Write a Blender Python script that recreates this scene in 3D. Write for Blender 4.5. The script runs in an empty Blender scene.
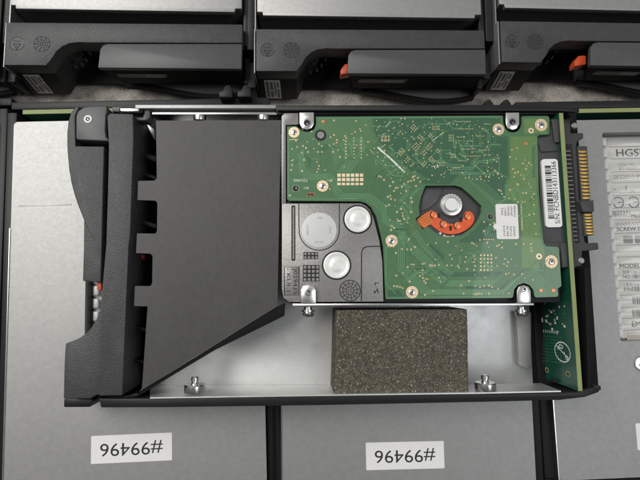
import bpy, bmesh, math, random
from mathutils import Vector, Matrix
from mathutils.geometry import tessellate_polygon
random.seed(7)
S = 0.001                                   # everything below is written in millimetres
scene = bpy.context.scene
C = scene.collection
# ------------------------------------------------------------------ camera geometry (phone held above the caddies)
F, CZ = 481.0, 223.0
_d = Vector(((304-320)/F, (288-240)/F, 1.0)).normalized()
_ex = (Vector((1,0,0)) - _d*_d.x).normalized()
_e0 = _ex.cross(_d)
_r = 0.006
EX = math.cos(_r)*_ex + math.sin(_r)*_e0
EY = -math.sin(_r)*_ex + math.cos(_r)*_e0
def W(px, py, z):
    """measured point of the photograph -> place in mm at height z"""
    r = Vector(((px-320)/F, (py-240)/F, 1.0))
    k = (CZ-z)/r.dot(_d)
    return (r.dot(EX)*k, r.dot(EY)*k)
def pp(pts, z): return [W(x, y, z) for x, y in pts]

# ------------------------------------------------------------------ materials
def mat(name, col, rough=0.5, metal=0.0, bump=0.0, bscale=1500, var=0.0, vscale=120, spec=0.5, coat=0.0, rvar=0.0, stretch=None, trans=0.0, alpha=1.0, speck=None):
    m = bpy.data.materials.new(name); m.use_nodes = True
    nt = m.node_tree; N = nt.nodes; L = nt.links
    b = N['Principled BSDF']
    b.inputs['Base Color'].default_value = (*col, 1)
    b.inputs['Roughness'].default_value = rough
    b.inputs['Metallic'].default_value = metal
    b.inputs['Specular IOR Level'].default_value = spec
    b.inputs['Coat Weight'].default_value = coat
    b.inputs['Transmission Weight'].default_value = trans
    b.inputs['Alpha'].default_value = alpha
    tc = N.new('ShaderNodeTexCoord'); src = tc.outputs['Object']
    if stretch:
        mp = N.new('ShaderNodeMapping'); mp.inputs['Scale'].default_value = stretch
        L.new(src, mp.inputs['Vector']); src = mp.outputs['Vector']
    def noise(sc, det=3):
        n = N.new('ShaderNodeTexNoise'); n.inputs['Scale'].default_value = sc; n.inputs['Detail'].default_value = det
        L.new(src, n.inputs['Vector']); return n
    colsock = None
    if var:
        n = noise(vscale, 6)
        n2 = noise(vscale*9, 2)
        ad = N.new('ShaderNodeMath'); ad.operation = 'ADD'
        L.new(n.outputs['Fac'], ad.inputs[0]); L.new(n2.outputs['Fac'], ad.inputs[1])
        mr = N.new('ShaderNodeMapRange')
        mr.inputs[1].default_value = 0.7; mr.inputs[2].default_value = 1.3
        mr.inputs[3].default_value = 1-var; mr.inputs[4].default_value = 1+var
        L.new(ad.outputs[0], mr.inputs[0])
        mx = N.new('ShaderNodeMix'); mx.data_type = 'RGBA'; mx.blend_type = 'MULTIPLY'; mx.inputs[0].default_value = 1
        mx.inputs[6].default_value = (*col, 1); L.new(mr.outputs[0], mx.inputs[7])
        colsock = mx.outputs[2]
    if speck:
        sc, lo, hi, scol = speck
        n = noise(sc, 1)
        mr = N.new('ShaderNodeMapRange'); mr.inputs[1].default_value = lo; mr.inputs[2].default_value = hi
        L.new(n.outputs['Fac'], mr.inputs[0])
        mx = N.new('ShaderNodeMix'); mx.data_type = 'RGBA'; L.new(mr.outputs[0], mx.inputs[0])
        if colsock: L.new(colsock, mx.inputs[6])
        else: mx.inputs[6].default_value = (*col, 1)
        mx.inputs[7].default_value = (*scol, 1); colsock = mx.outputs[2]
    if colsock: L.new(colsock, b.inputs['Base Color'])
    if rvar:
        n = noise(vscale*1.7, 5)
        mr = N.new('ShaderNodeMapRange'); mr.inputs[1].default_value = .3; mr.inputs[2].default_value = .7
        mr.inputs[3].default_value = rough-rvar; mr.inputs[4].default_value = rough+rvar
        L.new(n.outputs['Fac'], mr.inputs[0]); L.new(mr.outputs[0], b.inputs['Roughness'])
    if bump:
        n = noise(bscale, 3)
        bp = N.new('ShaderNodeBump'); bp.inputs['Strength'].default_value = bump; bp.inputs['Distance'].default_value = 0.0003
        L.new(n.outputs['Fac'], bp.inputs['Height']); L.new(bp.outputs['Normal'], b.inputs['Normal'])
    return m

M = dict(
 bezel = mat('grained_black_plastic', (.046,.046,.047), .44, bump=.6, bscale=2400, var=.22, vscale=260),
 black = mat('black_plastic', (.014,.014,.015), .45, bump=.08, bscale=900, spec=.3),
 conn    = mat('charcoal_connector_plastic', (.048,.048,.050), .5, bump=.15, bscale=1500, var=.10, vscale=200),
 blackm = mat('matte_black_plastic', (.008,.008,.008), .6, spec=.15),
 lever = mat('smooth_charcoal_plastic', (.066,.066,.068), .45, bump=.10, bscale=2600, var=.08, vscale=60),
 zinc = mat('galvanised_steel', (.375,.372,.362), .54, .84, bump=.06, bscale=2200, var=.07, vscale=500, rvar=.02),
 tray = mat('bright_sheet_steel', (.70,.70,.69), .47, .88, bump=.05, bscale=1500, var=.06, vscale=160, rvar=.03),
 steel   = mat('polished_steel', (.72,.71,.69), .25, 1, var=.08, vscale=200),
 hub     = mat('turned_aluminium', (.86,.85,.82), .28, 1, var=.05, vscale=300),
 cast    = mat('grey_cast_casing', (.27,.262,.25), .42, .45, bump=.25, bscale=1400, var=.08, vscale=90),
 sheet = mat('charcoal_insulating_sheet', (.048,.0465,.044), .50, bump=.08, bscale=1400, var=.14, vscale=60, stretch=(1.1,.6,1), speck=(1500,.70,.76,(.075,.073,.068))),
 pcb = mat('green_solder_mask', (.073,.172,.076), .33, coat=.35, var=.10, vscale=60, bump=.05, bscale=800),
 pcbd = mat('dark_green_solder_mask', (.042,.120,.062), .33, coat=.35, var=.08, vscale=60),
 pcbm = mat('mid_green_solder_mask', (.092,.192,.084), .33, coat=.35, var=.08, vscale=60),
 pcbl = mat('light_green_solder_mask', (.124,.225,.076), .33, coat=.35, var=.08, vscale=60),
 trace = mat('copper_trace_under_mask', (.135,.305,.15), .34, coat=.3),
 edge    = mat('pale_board_edge', (.26,.30,.12), .6, var=.10, vscale=200),
 board   = mat('deep_green_board', (.010,.075,.045), .35, coat=.2, var=.10, vscale=80),
 gold = mat('gold_plated_pad', (.80,.63,.37), .42, .4, var=.16, vscale=500),
 ring    = mat('tinned_gold_ring', (.88,.70,.48), .45, .6, var=.08, vscale=300),
 pin = mat('gold_contact', (.66,.42,.12), .36, 1, var=.12, vscale=400),
 silk    = mat('white_silkscreen', (.74,.76,.72), .6),
 hole    = mat('dark_hole', (.012,.012,.012), .7),
 white   = mat('white_label_paper', (.80,.79,.77), .55, var=.02, vscale=60),
 greylab = mat('silver_grey_label', (.62,.62,.61), .45, .1, var=.03, vscale=80),
 cap     = mat('white_sealed_cap', (.82,.82,.79), .35, .15, var=.03, vscale=90),
 ink     = mat('black_ink', (.02,.02,.02), .6),
 fade    = mat('grey_print', (.30,.30,.30), .6),
 oldlab = mat('yellowed_label', (.55,.52,.44), .6, var=.15, vscale=250),
 flex = mat('orange_flex_circuit', (.72,.105,.025), .45, coat=.12, var=.25, vscale=400),
 solder = mat('copper_solder_blob', (.88,.24,.09), .30, .35),
 red = mat('orange_red_plastic', (.60,.075,.022), .45),
 foam = mat('speckled_charcoal_foam', (.090,.081,.062), .9, spec=.25, bump=1.0, bscale=2400, var=.60, vscale=1000, speck=(2400,.64,.72,(.50,.47,.40))),
 floor = mat('mottled_grey_carpet', (.50,.46,.40), .9, spec=.1, bump=.8, bscale=900, var=.55, vscale=170),
 slot    = mat('label_slot_grey', (.13,.13,.128), .5, var=.12, vscale=300),
)
def clear_mat():
    m = bpy.data.materials.new('clear_plastic'); m.use_nodes = True
    nt = m.node_tree; N = nt.nodes
    for n in list(N):
        if n.type != 'OUTPUT_MATERIAL': N.remove(n)
    out = N['Material Output']
    t = N.new('ShaderNodeBsdfTransparent'); t.inputs[0].default_value = (.95,.95,.94,1)
    g = N.new('ShaderNodeBsdfGlossy'); g.inputs['Roughness'].default_value = .12
    d = N.new('ShaderNodeBsdfDiffuse'); d.inputs[0].default_value = (.8,.79,.78,1)
    fr = N.new('ShaderNodeValue'); fr.outputs[0].default_value = .06
    a = N.new('ShaderNodeMixShader'); b = N.new('ShaderNodeMixShader'); a.inputs[0].default_value = .07
    nt.links.new(t.outputs[0], a.inputs[1]); nt.links.new(d.outputs[0], a.inputs[2])
    nt.links.new(fr.outputs[0], b.inputs[0]); nt.links.new(a.outputs[0], b.inputs[1]); nt.links.new(g.outputs[0], b.inputs[2])
    nt.links.new(b.outputs[0], out.inputs[0]); return m
M['clear'] = clear_mat()

# ------------------------------------------------------------------ mesh builder
def area2(p): return sum(p[i][0]*p[(i+1)%len(p)][1]-p[(i+1)%len(p)][0]*p[i][1] for i in range(len(p)))
class MB:
    def __init__(s): s.bm = bmesh.new(); s.mats = []
    def mi(s, m):
        m = M[m]
        if m not in s.mats: s.mats.append(m)
        return s.mats.index(m)
    def absorb(s, b, m):
        i = s.mi(m)
        for f in b.faces: f.material_index = i
        me = bpy.data.meshes.new('tmp'); b.to_mesh(me); b.free()
        s.bm.from_mesh(me); bpy.data.meshes.remove(me)
    def bevel(s, b, w, seg=2, ang=25):
        b.normal_update()
        es = [e for e in b.edges if len(e.link_faces)==2 and e.calc_face_angle(0) > math.radians(ang)]
        if es: bmesh.ops.bevel(b, geom=es, offset=w, segments=seg, profile=.5, affect='EDGES', clamp_overlap=True)
    def prism(s, pts, z0, z1, m, bev=0, holes=None, bottom=None, seg=2):
        pts = list(pts)
        bot = list(bottom) if bottom else pts
        if area2(pts) < 0: pts.reverse(); bot = bot[::-1] if bottom else pts
        b = bmesh.new()
        if not holes:
            t = [b.verts.new((x,y,z1)) for x,y in pts]; u = [b.verts.new((x,y,z0)) for x,y in bot]
            b.faces.new(t); b.faces.new(u[::-1])
            n = len(t)
            for i in range(n): b.faces.new((u[i],u[(i+1)%n],t[(i+1)%n],t[i]))
            if bev: s.bevel(b, bev, seg)
            elif len(t) > 4:
              b.normal_update(); bmesh.ops.triangulate(b, faces=[f for f in b.faces if len(f.verts) > 4])
        else:
            loops = [pts] + [h if area2(h) < 0 else h[::-1] for h in holes]
            tris = tessellate_polygon([[Vector((x,y,0)) for x,y in l] for l in loops])
            flat = [p for l in loops for p in l]
            t = [b.verts.new((x,y,z1)) for x,y in flat]; u = [b.verts.new((x,y,z0)) for x,y in flat]
            for a,c,d in tris:
                p,q,r_ = flat[a],flat[c],flat[d]
                ccw = (q[0]-p[0])*(r_[1]-p[1])-(q[1]-p[1])*(r_[0]-p[0]) > 0
                o = (a,c,d) if ccw else (a,d,c)
                b.faces.new([t[i] for i in o]); b.faces.new([u[i] for i in o[::-1]])
            k = 0
            for l in loops:
                n = len(l)
                for i in range(n):
                    a, c = k+i, k+(i+1)%n
                    b.faces.new((u[a],u[c],t[c],t[a]))
                k += n
        s.absorb(b, m)
    def box(s, x0,x1,y0,y1,z0,z1, m, bev=0):
        s.prism([(x0,y0),(x1,y0),(x1,y1),(x0,y1)], z0, z1, m, bev)
    def flat(s, pts, z, m):
        pts = list(pts)
        if area2(pts) < 0: pts.reverse()
        b = bmesh.new()
        f = b.faces.new([b.verts.new((x,y,z)) for x,y in pts])
        b.normal_update()
        if len(pts) > 4: bmesh.ops.triangulate(b, faces=[f])
        s.absorb(b, m)
    def disc(s, c, r, z, m, n=12): s.flat([(c[0]+r*math.cos(2*math.pi*i/n), c[1]+r*math.sin(2*math.pi*i/n)) for i in range(n)], z, m)
    def annulus(s, c, r0, r1, z, m, n=28, a0=0, a1=360):
        b = bmesh.new(); full = a1-a0 >= 360
        k = n if full else n+1
        an = [math.radians(a0+(a1-a0)*i/n) for i in range(k)]
        o = [b.verts.new((c[0]+r1*math.cos(a), c[1]+r1*math.sin(a), z)) for a in an]
        q = [b.verts.new((c[0]+r0*math.cos(a), c[1]+r0*math.sin(a), z)) for a in an]
        for i in range(n):
            j = (i+1)%k
            b.faces.new((q[i],o[i],o[j],q[j]))
        s.absorb(b, m)
    def strip(s, pts, w, z, m, closed=False):
        b = bmesh.new(); L, R = [], []
        n = len(pts)
        for i in range(n):
            p = Vector(pts[i])
            if closed: a, c = Vector(pts[i-1]), Vector(pts[(i+1)%n])
            else: a = Vector(pts[i-1]) if i else p; c = Vector(pts[i+1]) if i < n-1 else p
            d = (c-a); d = d.normalized() if d.length else Vector((1,0))
            nn = Vector((-d.y, d.x))
            sc = 1
            if (closed or 0 < i < n-1):
                e = (p-a).normalized(); sc = 1/max(.5, abs(e.dot(d)))
            L.append(b.verts.new((p.x+nn.x*w/2*sc, p.y+nn.y*w/2*sc, z))); R.append(b.verts.new((p.x-nn.x*w/2*sc, p.y-nn.y*w/2*sc, z)))
        for i in range(n if closed else n-1):
            j = (i+1)%n
            b.faces.new((R[i],R[j],L[j],L[i]))
        s.absorb(b, m)
    def lathe(s, c, prof, m, n=32, axis='Z'):
        """prof = (radius, height) pairs, bottom to top, turned about the axis through c"""
        b = bmesh.new(); rings = []
        for r, h in prof:
            ring = []
            for i in range(n):
                a = 2*math.pi*i/n
                x, y = r*math.cos(a), r*math.sin(a)
                co = (c[0]+x, c[1]+y, c[2]+h) if axis=='Z' else ((c[0]+x, c[1]+h, c[2]-y) if axis=='Y' else (c[0]+h, c[1]+x, c[2]+y))
                ring.append(b.verts.new(co))
            rings.append(ring)
        for q, o in zip(rings, rings[1:]):
            for i in range(n):
                j = (i+1)%n
                b.faces.new((q[i],q[j],o[j],o[i]))
        b.faces.new(rings[0][::-1]); b.faces.new(rings[-1])
        s.absorb(b, m)
    def text(s, string, c, h, z, m, rot=0, width=None, align='CENTER', tm=None):
        """lettering h mm tall, centred on c (or starting there), turned by rot degrees; tm places it on another plane"""
        cu = bpy.data.curves.new('txt','FONT'); cu.body = string; cu.align_x = align; cu.align_y = 'CENTER'; cu.size = h*1.38; cu.resolution_u = 3
        ob = bpy.data.objects.new('txt', cu); C.objects.link(ob)
        dg = bpy.context.evaluated_depsgraph_get(); dg.update()
        me = bpy.data.meshes.new_from_object(ob.evaluated_get(dg))
        bpy.data.objects.remove(ob); bpy.data.curves.remove(cu)
        b = bmesh.new(); b.from_mesh(me); bpy.data.meshes.remove(me)
        if width and b.verts:
            xs = [v.co.x for v in b.verts]; k = width/max(1e-6, max(xs)-min(xs))
            for v in b.verts: v.co.x *= k
        mtx = tm if tm else Matrix.Translation((c[0],c[1],z)) @ Matrix.Rotation(math.radians(rot),4,'Z')
        bmesh.ops.transform(b, matrix=mtx, verts=b.verts)
        s.absorb(b, m)
    def build(s, name, parent=None, origin=(0,0,0), label=None, smooth=35):
        """origin: the place in mm of the thing that owns this part"""
        me = bpy.data.meshes.new(name)
        bmesh.ops.translate(s.bm, verts=s.bm.verts, vec=[-o for o in origin])
        bmesh.ops.scale(s.bm, verts=s.bm.verts, vec=(S,S,S))
        s.bm.to_mesh(me); s.bm.free()
        for m in s.mats: me.materials.append(m)
        for p in me.polygons: p.use_smooth = abs(p.normal.z) < .9995
        me.set_sharp_from_angle(angle=math.radians(smooth))
        o = bpy.data.objects.new(name, me); C.objects.link(o)
        if parent: o.parent = parent
        if label: o['label'] = label
        return o
def thing(name, label, cat, loc=(0,0,0), rot=0, group=None):
    o = bpy.data.objects.new(name, None); C.objects.link(o)
    o.location = [v*S for v in loc]; o.rotation_euler = (0,0,math.radians(rot)); o.empty_display_size = .01
    o['label'] = label; o['category'] = cat
    if group: o['group'] = group
    return o
def copy_tree(o, parent=None):
    c = o.copy(); C.objects.link(c); c.parent = parent
    for ch in list(o.children): copy_tree(ch, c)
    return c
def rrect(x0,x1,y0,y1,r,n=5):
    out = []
    for cx,cy,a in ((x1-r,y1-r,0),(x0+r,y1-r,90),(x0+r,y0+r,180),(x1-r,y0+r,270)):
        for i in range(n+1):
            t = math.radians(a+90*i/n); out.append((cx+r*math.cos(t), cy+r*math.sin(t)))
    return out
def circ(c, r, n=32): return [(c[0]+r*math.cos(2*math.pi*i/n), c[1]+r*math.sin(2*math.pi*i/n)) for i in range(n)]

def smooth(p, n=4):
    out = []; k = len(p)
    for i in range(k):
        a, b_, c, d = (Vector(p[(i+j)%k]) for j in (-1,0,1,2))
        for j in range(n):
            t = j/n
            out.append(tuple(.5*((2*b_)+(c-a)*t+(2*a-5*b_+4*c-d)*t*t+(3*b_-a-3*c+d)*t**3)))
    return out
# ------------------------------------------------------------------ floor
b = MB(); b.flat([(-900,-900),(900,-900),(900,900),(-900,900)], 0, 'floor')
o = b.build('floor'); o['kind'] = 'structure'

# ------------------------------------------------------------------ the three caddies lying underneath (local: cover's rear left corner at 0,0; front towards -y)
G1 = 'closed caddies lying under the open one'
def make_lower_caddy():
    t = thing('drive_caddy', '', 'drive caddy', group=G1)
    Wd, Ln = 100.3, 147
    win = rrect(29.8, 92, -93.6, -5.6, 1)
    b = MB()
    b.prism(rrect(0, Wd, -Ln, 0, 1.6), 24.6, 27, 'zinc', holes=[win])
    b.prism(rrect(.4, Wd-.4, -Ln+.4, -.4, 1.4), 3, 20.5, 'zinc')
    b.prism([(.4,-.4),(29.7,-.4),(29.7,-Ln+.4),(.4,-Ln+.4)], 20.5, 24.6, 'zinc')
    b.prism([(29.7,-5.5),(29.7,-.4),(99.9,-.4),(99.9,-5.5)], 20.5, 24.6, 'zinc')
    b.prism([(29.7,-Ln+.4),(29.7,-93.7),(99.9,-93.7),(99.9,-Ln+.4)], 20.5, 24.6, 'zinc')
    b.prism([(92.1,-93.7),(92.1,-5.5),(99.9,-5.5),(99.9,-93.7)], 20.5, 24.6, 'zinc')
    b.box(3, 24, -35.3, -34.7, 26.9, 27.05, 'zinc', .05)
    b.build('cover', t)
    for x0, x1 in ((-4.3,-.35),(Wd+.35,Wd+4.3)):
        b = MB(); b.box(x0, x1, -Ln, 5, 2, 24.5, 'black', .4); b.build('side_rail', t)
    # bright edge of the steel tray beside the cover
    b = MB(); b.box(-.35, -.05, -Ln, -44, 8, 27.4, 'steel'); b.build('tray_edge', t)
    # rear: dark cross bar, upright board, end plate, hooks
    b = MB(); b.box(-4.3, Wd+4.3, 7.2, 10.5, 2, 22, 'black', .4); b.box(-4, Wd+4, .2, 2.6, 4, 17, 'blackm'); b.build('rear_bar', t)
    b = MB(); b.box(3.2, Wd-2, 3.4, 5.2, 6, 26.5, 'board'); b.box(3.2, Wd-2, 3.401, 5.199, 26.5, 26.6, 'edge'); b.build('interposer_board', t)
    for x in (84.2, 91.8):
        b = MB()
        prof = [(x,8),(x+5.6,8),(x+5.6,11.5),(x+4.2,13.5),(x+2.6,13),(x+1.6,11),(x,10.6)]
        b.prism(prof, 16, 29, 'black', .5); b.build('rear_hook', t)
    # front bezel (towards the viewer, mostly outside the photograph)
    b = MB(); b.box(-3.5, Wd+3.5, -Ln-22, -Ln-1.5, 3, 27.3, 'bezel', .8); b.build('bezel', t)
    # drive label seen through the window, with the ribbed clear cover over it
    lab = MB()
    lab.flat(rrect(30.6, 91.4, -93, -6.2, .8), 21.2, 'white')
    lo = lambda px, py: ((W(px,py,23)[0]-98.1)*1.0, W(px,py,23)[1]-70.2)
    def tx(s_, px, py, h, m='ink', wd=None):
        x, y = lo(px, py); lab.text(s_, (x,y), h, 21.25, m, align='LEFT', width=wd)
    tx('HGST', 618.5, 154.5, 3.4, 'ink', 13.5); tx('HGST', 618.8, 154.4, 3.4, 'ink', 13.5); tx('BY HGST, A WESTERN', 622, 170, 1.5, 'fade'); tx('0726L/ 01', 621, 166, 1.3, 'fade')
    tx('0F22011 MLC', 616, 178.5, 2, 'fade'); tx('-    1', 616, 190, 2.4); tx('5V', 632, 193, 1.6, 'fade')
    for cx in (620.5, 636):
        x, y = lo(cx, 204); lab.annulus((x,y), 2.1, 2.5, 21.25, 'ink', a0=200, a1=500); lab.box(x-.2,x+2.2,y-.2,y+.2,21.22,21.25,'ink')
    tx('0J22271', 614, 215, 1.9, 'ink'); tx('MLC', 633, 218, 1.7, 'ink')
    tx('WARRANTY VOID', 617, 226, 1.7, 'fade'); tx('SCREW IS', 618, 231, 1.9, 'ink')
    tx('MODEL: H', 620, 268.5, 2, 'ink'); tx('SER', 623, 275, 1.6, 'ink'); tx('NO.', 623, 279, 1.5, 'ink'); tx('LBA', 624, 287.5, 1.6, 'ink'); tx('P/N', 624, 292, 1.6, 'ink')
    tx('EMC', 631, 327, 2.4, 'ink')
    for cx in (629.5, 641): 
        x, y = lo(cx, 241.5); lab.flat(rrect(x-2.1,x+2.1,y-1.7,y+1.7,.6), 21.25, 'fade')
    for py in (148,160,173,184,197,209.5,221.5,235,247,259,283,297.5,310,321,333):
        x, y = lo(612+.06*(py-140)*.6, py); lab.box(x, x+50, y-.12, y+.12, 21.2, 21.26, 'fade')
    for py in (277,290,303,316):                       # barcode-like boxes of the lower rows
        for k in range(9):
            x, y = lo(632+k*1.3+random.random(), py); lab.box(x, x+.25+.3*random.random(), y-1.6, y+1.6, 21.2, 21.25, 'fade')
    x, y = lo(626, 339); lab.flat([(x,y-2.2),(x+30,y-2.2),(x+30,y+1.6),(x,y+1.6)], 21.26, 'oldlab')
    lab.build('drive_label', t)
    b = MB(); n = 17; st = 87.0/n
    for k in range(n):
        y = -6.1-st*(k+.5)
        b.box(34.4, 91.6, y-st*.43, y+st*.43, 22.4, 24.0, 'clear', .5)
    b.build('clear_cover', t)
    b = MB()
    for k in range(n):
        y = -6.1-st*(k+.5)
        b.box(31.6, 33.6, y-st*.36, y+st*.36, 22.2, 23.8, 'greylab', .35)
        b.box(30.4, 31.3, y-st*.5-.4, y-st*.5+.4, 22, 23.2, 'blackm')
    b.build('ladder_strip', t)
    # cover screw
    b = MB(); cx, cy = 37.6, -102.7
    b.lathe((cx,cy,26.6), [(3.1,0),(3.1,.5),(2.9,.8),(2.3,.95)], 'steel', 28)
    b.annulus((cx,cy), 3.15, 3.6, 27.02, 'fade')
    for a in (25, 115):
        c_, s_ = math.cos(math.radians(a)), math.sin(math.radians(a))
        b.flat([(cx+c_*1.5-s_*.3,cy+s_*1.5+c_*.3),(cx-c_*1.5-s_*.3,cy-s_*1.5+c_*.3),(cx-c_*1.5+s_*.3,cy-s_*1.5-c_*.3),(cx+c_*1.5+s_*.3,cy+s_*1.5-c_*.3)], 27.57, 'hole')
    b.build('screw', t)
    b = MB(); sx, sy = 48.4, -131.4
    b.prism(rrect(sx-15.5, sx+15.5, sy-5.2, sy+5.2, .4), 27, 27.12, 'white')
    b.text('#99496', (sx-.2,sy), 5.0, 27.15, 'ink', rot=180, width=24.0)
    b.build('sticker', t)
    return t
proto = make_lower_caddy()
def place(o, x, y, rot, label):
    o.location = (x*S, y*S, 0); o.rotation_euler = (0,0,math.radians(rot)); o['label'] = label
place(proto, -119.0, 68.6, 1.6, 'closed silver caddy under the black bezel end of the open caddy, #99496 sticker')
o = copy_tree(proto); place(o, -9.4, 65.2, .3, 'closed silver caddy under the foam block and steel tray, only its stickered lower end showing')
o = copy_tree(proto); place(o, 97.6, 70.3, 1.3, 'closed silver caddy whose ribbed clear window shows a white drive label')

o = copy_tree(proto); place(o, -227.9, 68.2, 1.2, 'closed caddy beyond the left edge, only its black side rail in view')
# ------------------------------------------------------------------ the three caddies along the back (local: bezel's front left corner at 0,0)
G2 = 'closed caddies along the back with latch levers'
OX, OY = W(256,71,27)
def T(px, py, z=27): x, y = W(px,py,z); return (x-OX, y-OY)
def make_back_caddy():
    t = thing('drive_caddy', '', 'drive caddy', group=G2)
    Wd = 98.6
    b = MB()
    b.prism([(.3,27),(2.6,27),(2.8,25.4),(Wd-3.6,25.0),(Wd-3.4,26.6),(Wd-.6,26.6),(Wd-.6,160),(.3,160)], 23.5, 26, 'zinc', .3)
    b.prism([(.6,27),(Wd-.9,27),(Wd-.9,160),(.6,160)], 3, 23.5, 'zinc')
    b.build('cover', t)
    b = MB(); b.box(-.9, -.45, -.5, 19, 6, 26.2, 'zinc', .1); b.box(-.9,-.45, 19,160, 6, 24, 'zinc'); b.build('tray_edge', t)
    for x0, x1 in ((-4.6,-1.2),(Wd-.4,Wd+2.0)):
        b = MB(); b.box(x0, x1, 12, 160, 2, 22, 'black', .4); b.box(x0, x1, -3, 9, 2, 17, 'black', .4); b.build('side_rail', t)
    # bezel: solid block at one end, thin strip above the latch pocket
    arc = [(17.1,0)]
    for px, py in ((302.5,63.5),(306,57.5),(311.5,52.5),(318,49.8),(326,48.6),(335,48.9)): arc.append(T(px,py))
    top = [(0,0)] + arc + [(Wd-.1,10.6),(Wd-.1,18.9),(0,18.7)]
    b = MB(); b.prism(top, 19, 27, 'bezel', .35)
    blk = [(0,0)] + arc[:5] + [(26.5,18.4),(0,18.4)]
    bot = [(.3,-3.6),(17.0,-3.4)] + [(x+.2,y-1.0) for x,y in arc[1:5]] + [(26.5,18.4),(0.3,18.4)]
    b.prism([(x+.02,y+.02) for x,y in blk], 5, 19.0, 'black', 0, bottom=bot)
    # moulded marks: a triangle in a ring and a dense round stamp
    c1, c2 = T(267.6,50), T(291.5,50.3)
    b.annulus(c1, 2.75, 3.05, 27.02, 'hole', a0=40, a1=400-40)
    b.strip([(c1[0]-1.5,c1[1]-.2),(c1[0]+1.5,c1[1]-.2),(c1[0],c1[1]-2.6)], .4, 27.02, 'hole', True)
    for k in range(4): b.box(c1[0]-1.5+k*.8, c1[0]-1.1+k*.8, c1[1]+.7, c1[1]+1.5, 26.9, 27.02, 'hole')
    b.strip([(c1[0]+.2,c1[1]-.6),(c1[0]-.3,c1[1]-1.2),(c1[0]+.2,c1[1]-1.2),(c1[0]-.1,c1[1]-1.9)], .25, 27.02, 'hole')
    b.disc(c2, 3.2, 27.012, 'conn', 28); b.disc(c1, 2.8, 27.012, 'conn', 24)
    b.annulus(c2, 3.15, 3.5, 27.02, 'hole')
    for k in range(9):
        a = 2*math.pi*k/9
        b.annulus((c2[0]+1.9*math.cos(a), c2[1]+1.9*math.sin(a)), .45, .75, 27.02, 'hole', 10)
        b.strip([(c2[0]+2.5*math.cos(a+.3), c2[1]+2.5*math.sin(a+.3)),(c2[0]+3.2*math.cos(a+.3), c2[1]+3.2*math.sin(a+.3))], .5, 27.02, 'hole')
    b.annulus(c2, .4, .9, 27.02, 'hole', 12)
    b.build('bezel', t)
    # slanted front label
    def fr(u, v):            # u along the block, v down its slanted face
        z = 26.2 - v; k = (19.0-z)/14 if z < 19 else 0
        return Vector((u + .3*k, -3.6*max(0,k) - .12, z))
    b = MB()
    bm = bmesh.new()
    q = [fr(2.6,7.6),fr(9.6,7.6),fr(9.6,20.2),fr(2.6,20.2)]
    bm.faces.new([bm.verts.new(v) for v in (q[3],q[2],q[1],q[0])]); b.absorb(bm,'oldlab')
    n_ = Vector((0,-14,3.6)).normalized()*.05
    for u0,u1,v0,v1 in ((3.2,4.4,8.6,19),(5,6.2,9,14),(5,6.2,15,19),(6.8,7.4,8.6,18),(8,8.9,9.2,12.4),(8,8.9,13.6,19.2)):
        bm = bmesh.new(); bm.faces.new([bm.verts.new(fr(a_,c_)+n_) for a_,c_ in ((u0,v1),(u1,v1),(u1,v0),(u0,v0))]); b.absorb(bm,'slot')
    b.build('front_label', t)
    # perforated grille at the back of the latch pocket
    b = MB(); b.box(17.5, Wd-.4, 12.2, 13.4, 4, 18.9, 'blackm')
    b.box(17.5, Wd-.4, 2, 12.2, 3, 5, 'blackm')
    for r in range(3):
        for k in range(8):
            x = 20+k*2.6+(r%2)*1.3; z = 8+r*3.6
            b.lathe((x,12.3,z), [(1.0,-.5),(1.0,0),(.8,.02)], 'black', 6, axis='Y')
    for u,v in ((22.4,11.2),(24.6,8.6),(20.8,10.4),(23.2,5.6),(26.4,10.6),(28.2,8.2),(26.2,6.4),(21.4,7.6),(30,10.8),(19.6,5.2)): b.lathe((u,v,11+v*.4), [(.55,0),(.55,1.6),(.3,2.2)], 'lever', 6)  # paler raised pegs put in as highlights on the mesh
    b.box(.5, Wd-.5, 18.8, 26.8, 2, 9, 'blackm')  # black filler in place of the shade between cover and bezel
    b.build('grille', t)
    # latch lever
    lx0 = 39.2
    b = MB()
    tp = rrect(lx0, Wd, -1.1, 10.0, .9)
    tp = [(lx0-.6,-1.1),(Wd-.3,-1.1),(Wd-.1,10.0),(lx0+3,9.5),(lx0+1.2,8.9),(lx0,7)]
    b.prism(tp, 25, 27.4, 'lever', .4)
    b.prism([(lx0+.2,-.9),(Wd-.5,-.9),(Wd-.5,9.4),(lx0+.6,7)], 13.5, 25, 'blackm', 0, bottom=[(lx0+5,-1.6),(Wd-1.5,-1.6),(Wd-1.2,8),(lx0+5,7)])
    b.build('latch_lever', t)
    bb = MB()
    def lf(u, v): z = 25-v; return (u, -.98-.7*(v/11.5)-.08, z)
    bm = bmesh.new(); pts = [lf(lx0+5.5,6.0),lf(lx0+25.5,6.2),lf(lx0+26.6,2.8),lf(lx0+6,2.8),lf(lx0+4.9,3.6),lf(lx0+4.8,5.2)]
    bm.faces.new([bm.verts.new(p) for p in pts]); bb.absorb(bm,'slot')
    bm = bmesh.new(); pts = [lf(lx0+16.5,5.6),lf(lx0+24.6,5.8),lf(lx0+25.2,3.4),lf(lx0+17,3.4)]
    bm.faces.new([bm.verts.new((p[0],p[1]-.05,p[2])) for p in pts]); bb.absorb(bm,'fade')
    bb.build('label_slot', t)
    # curved lower lip of the lever
    b = MB(); cur = []
    for i in range(17):
        u = i/16; x = lx0+4+u*(Wd-lx0-3); y = -1.2 - 5.4*math.sin(min(1,u*1.25)*math.pi*.55)**2 + 4.0*max(0,u-.78)**1.4*4
        cur.append((x,y))
    b.prism(cur + [(Wd+1,6),(lx0+4,6)], 6, 8, 'lever', .2)
    b.prism(cur + [(x,y+2.2) for x,y in cur[::-1]], 5.9, 8.8, 'blackm', .2)
    b.build('lever_lip', t)
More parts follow.
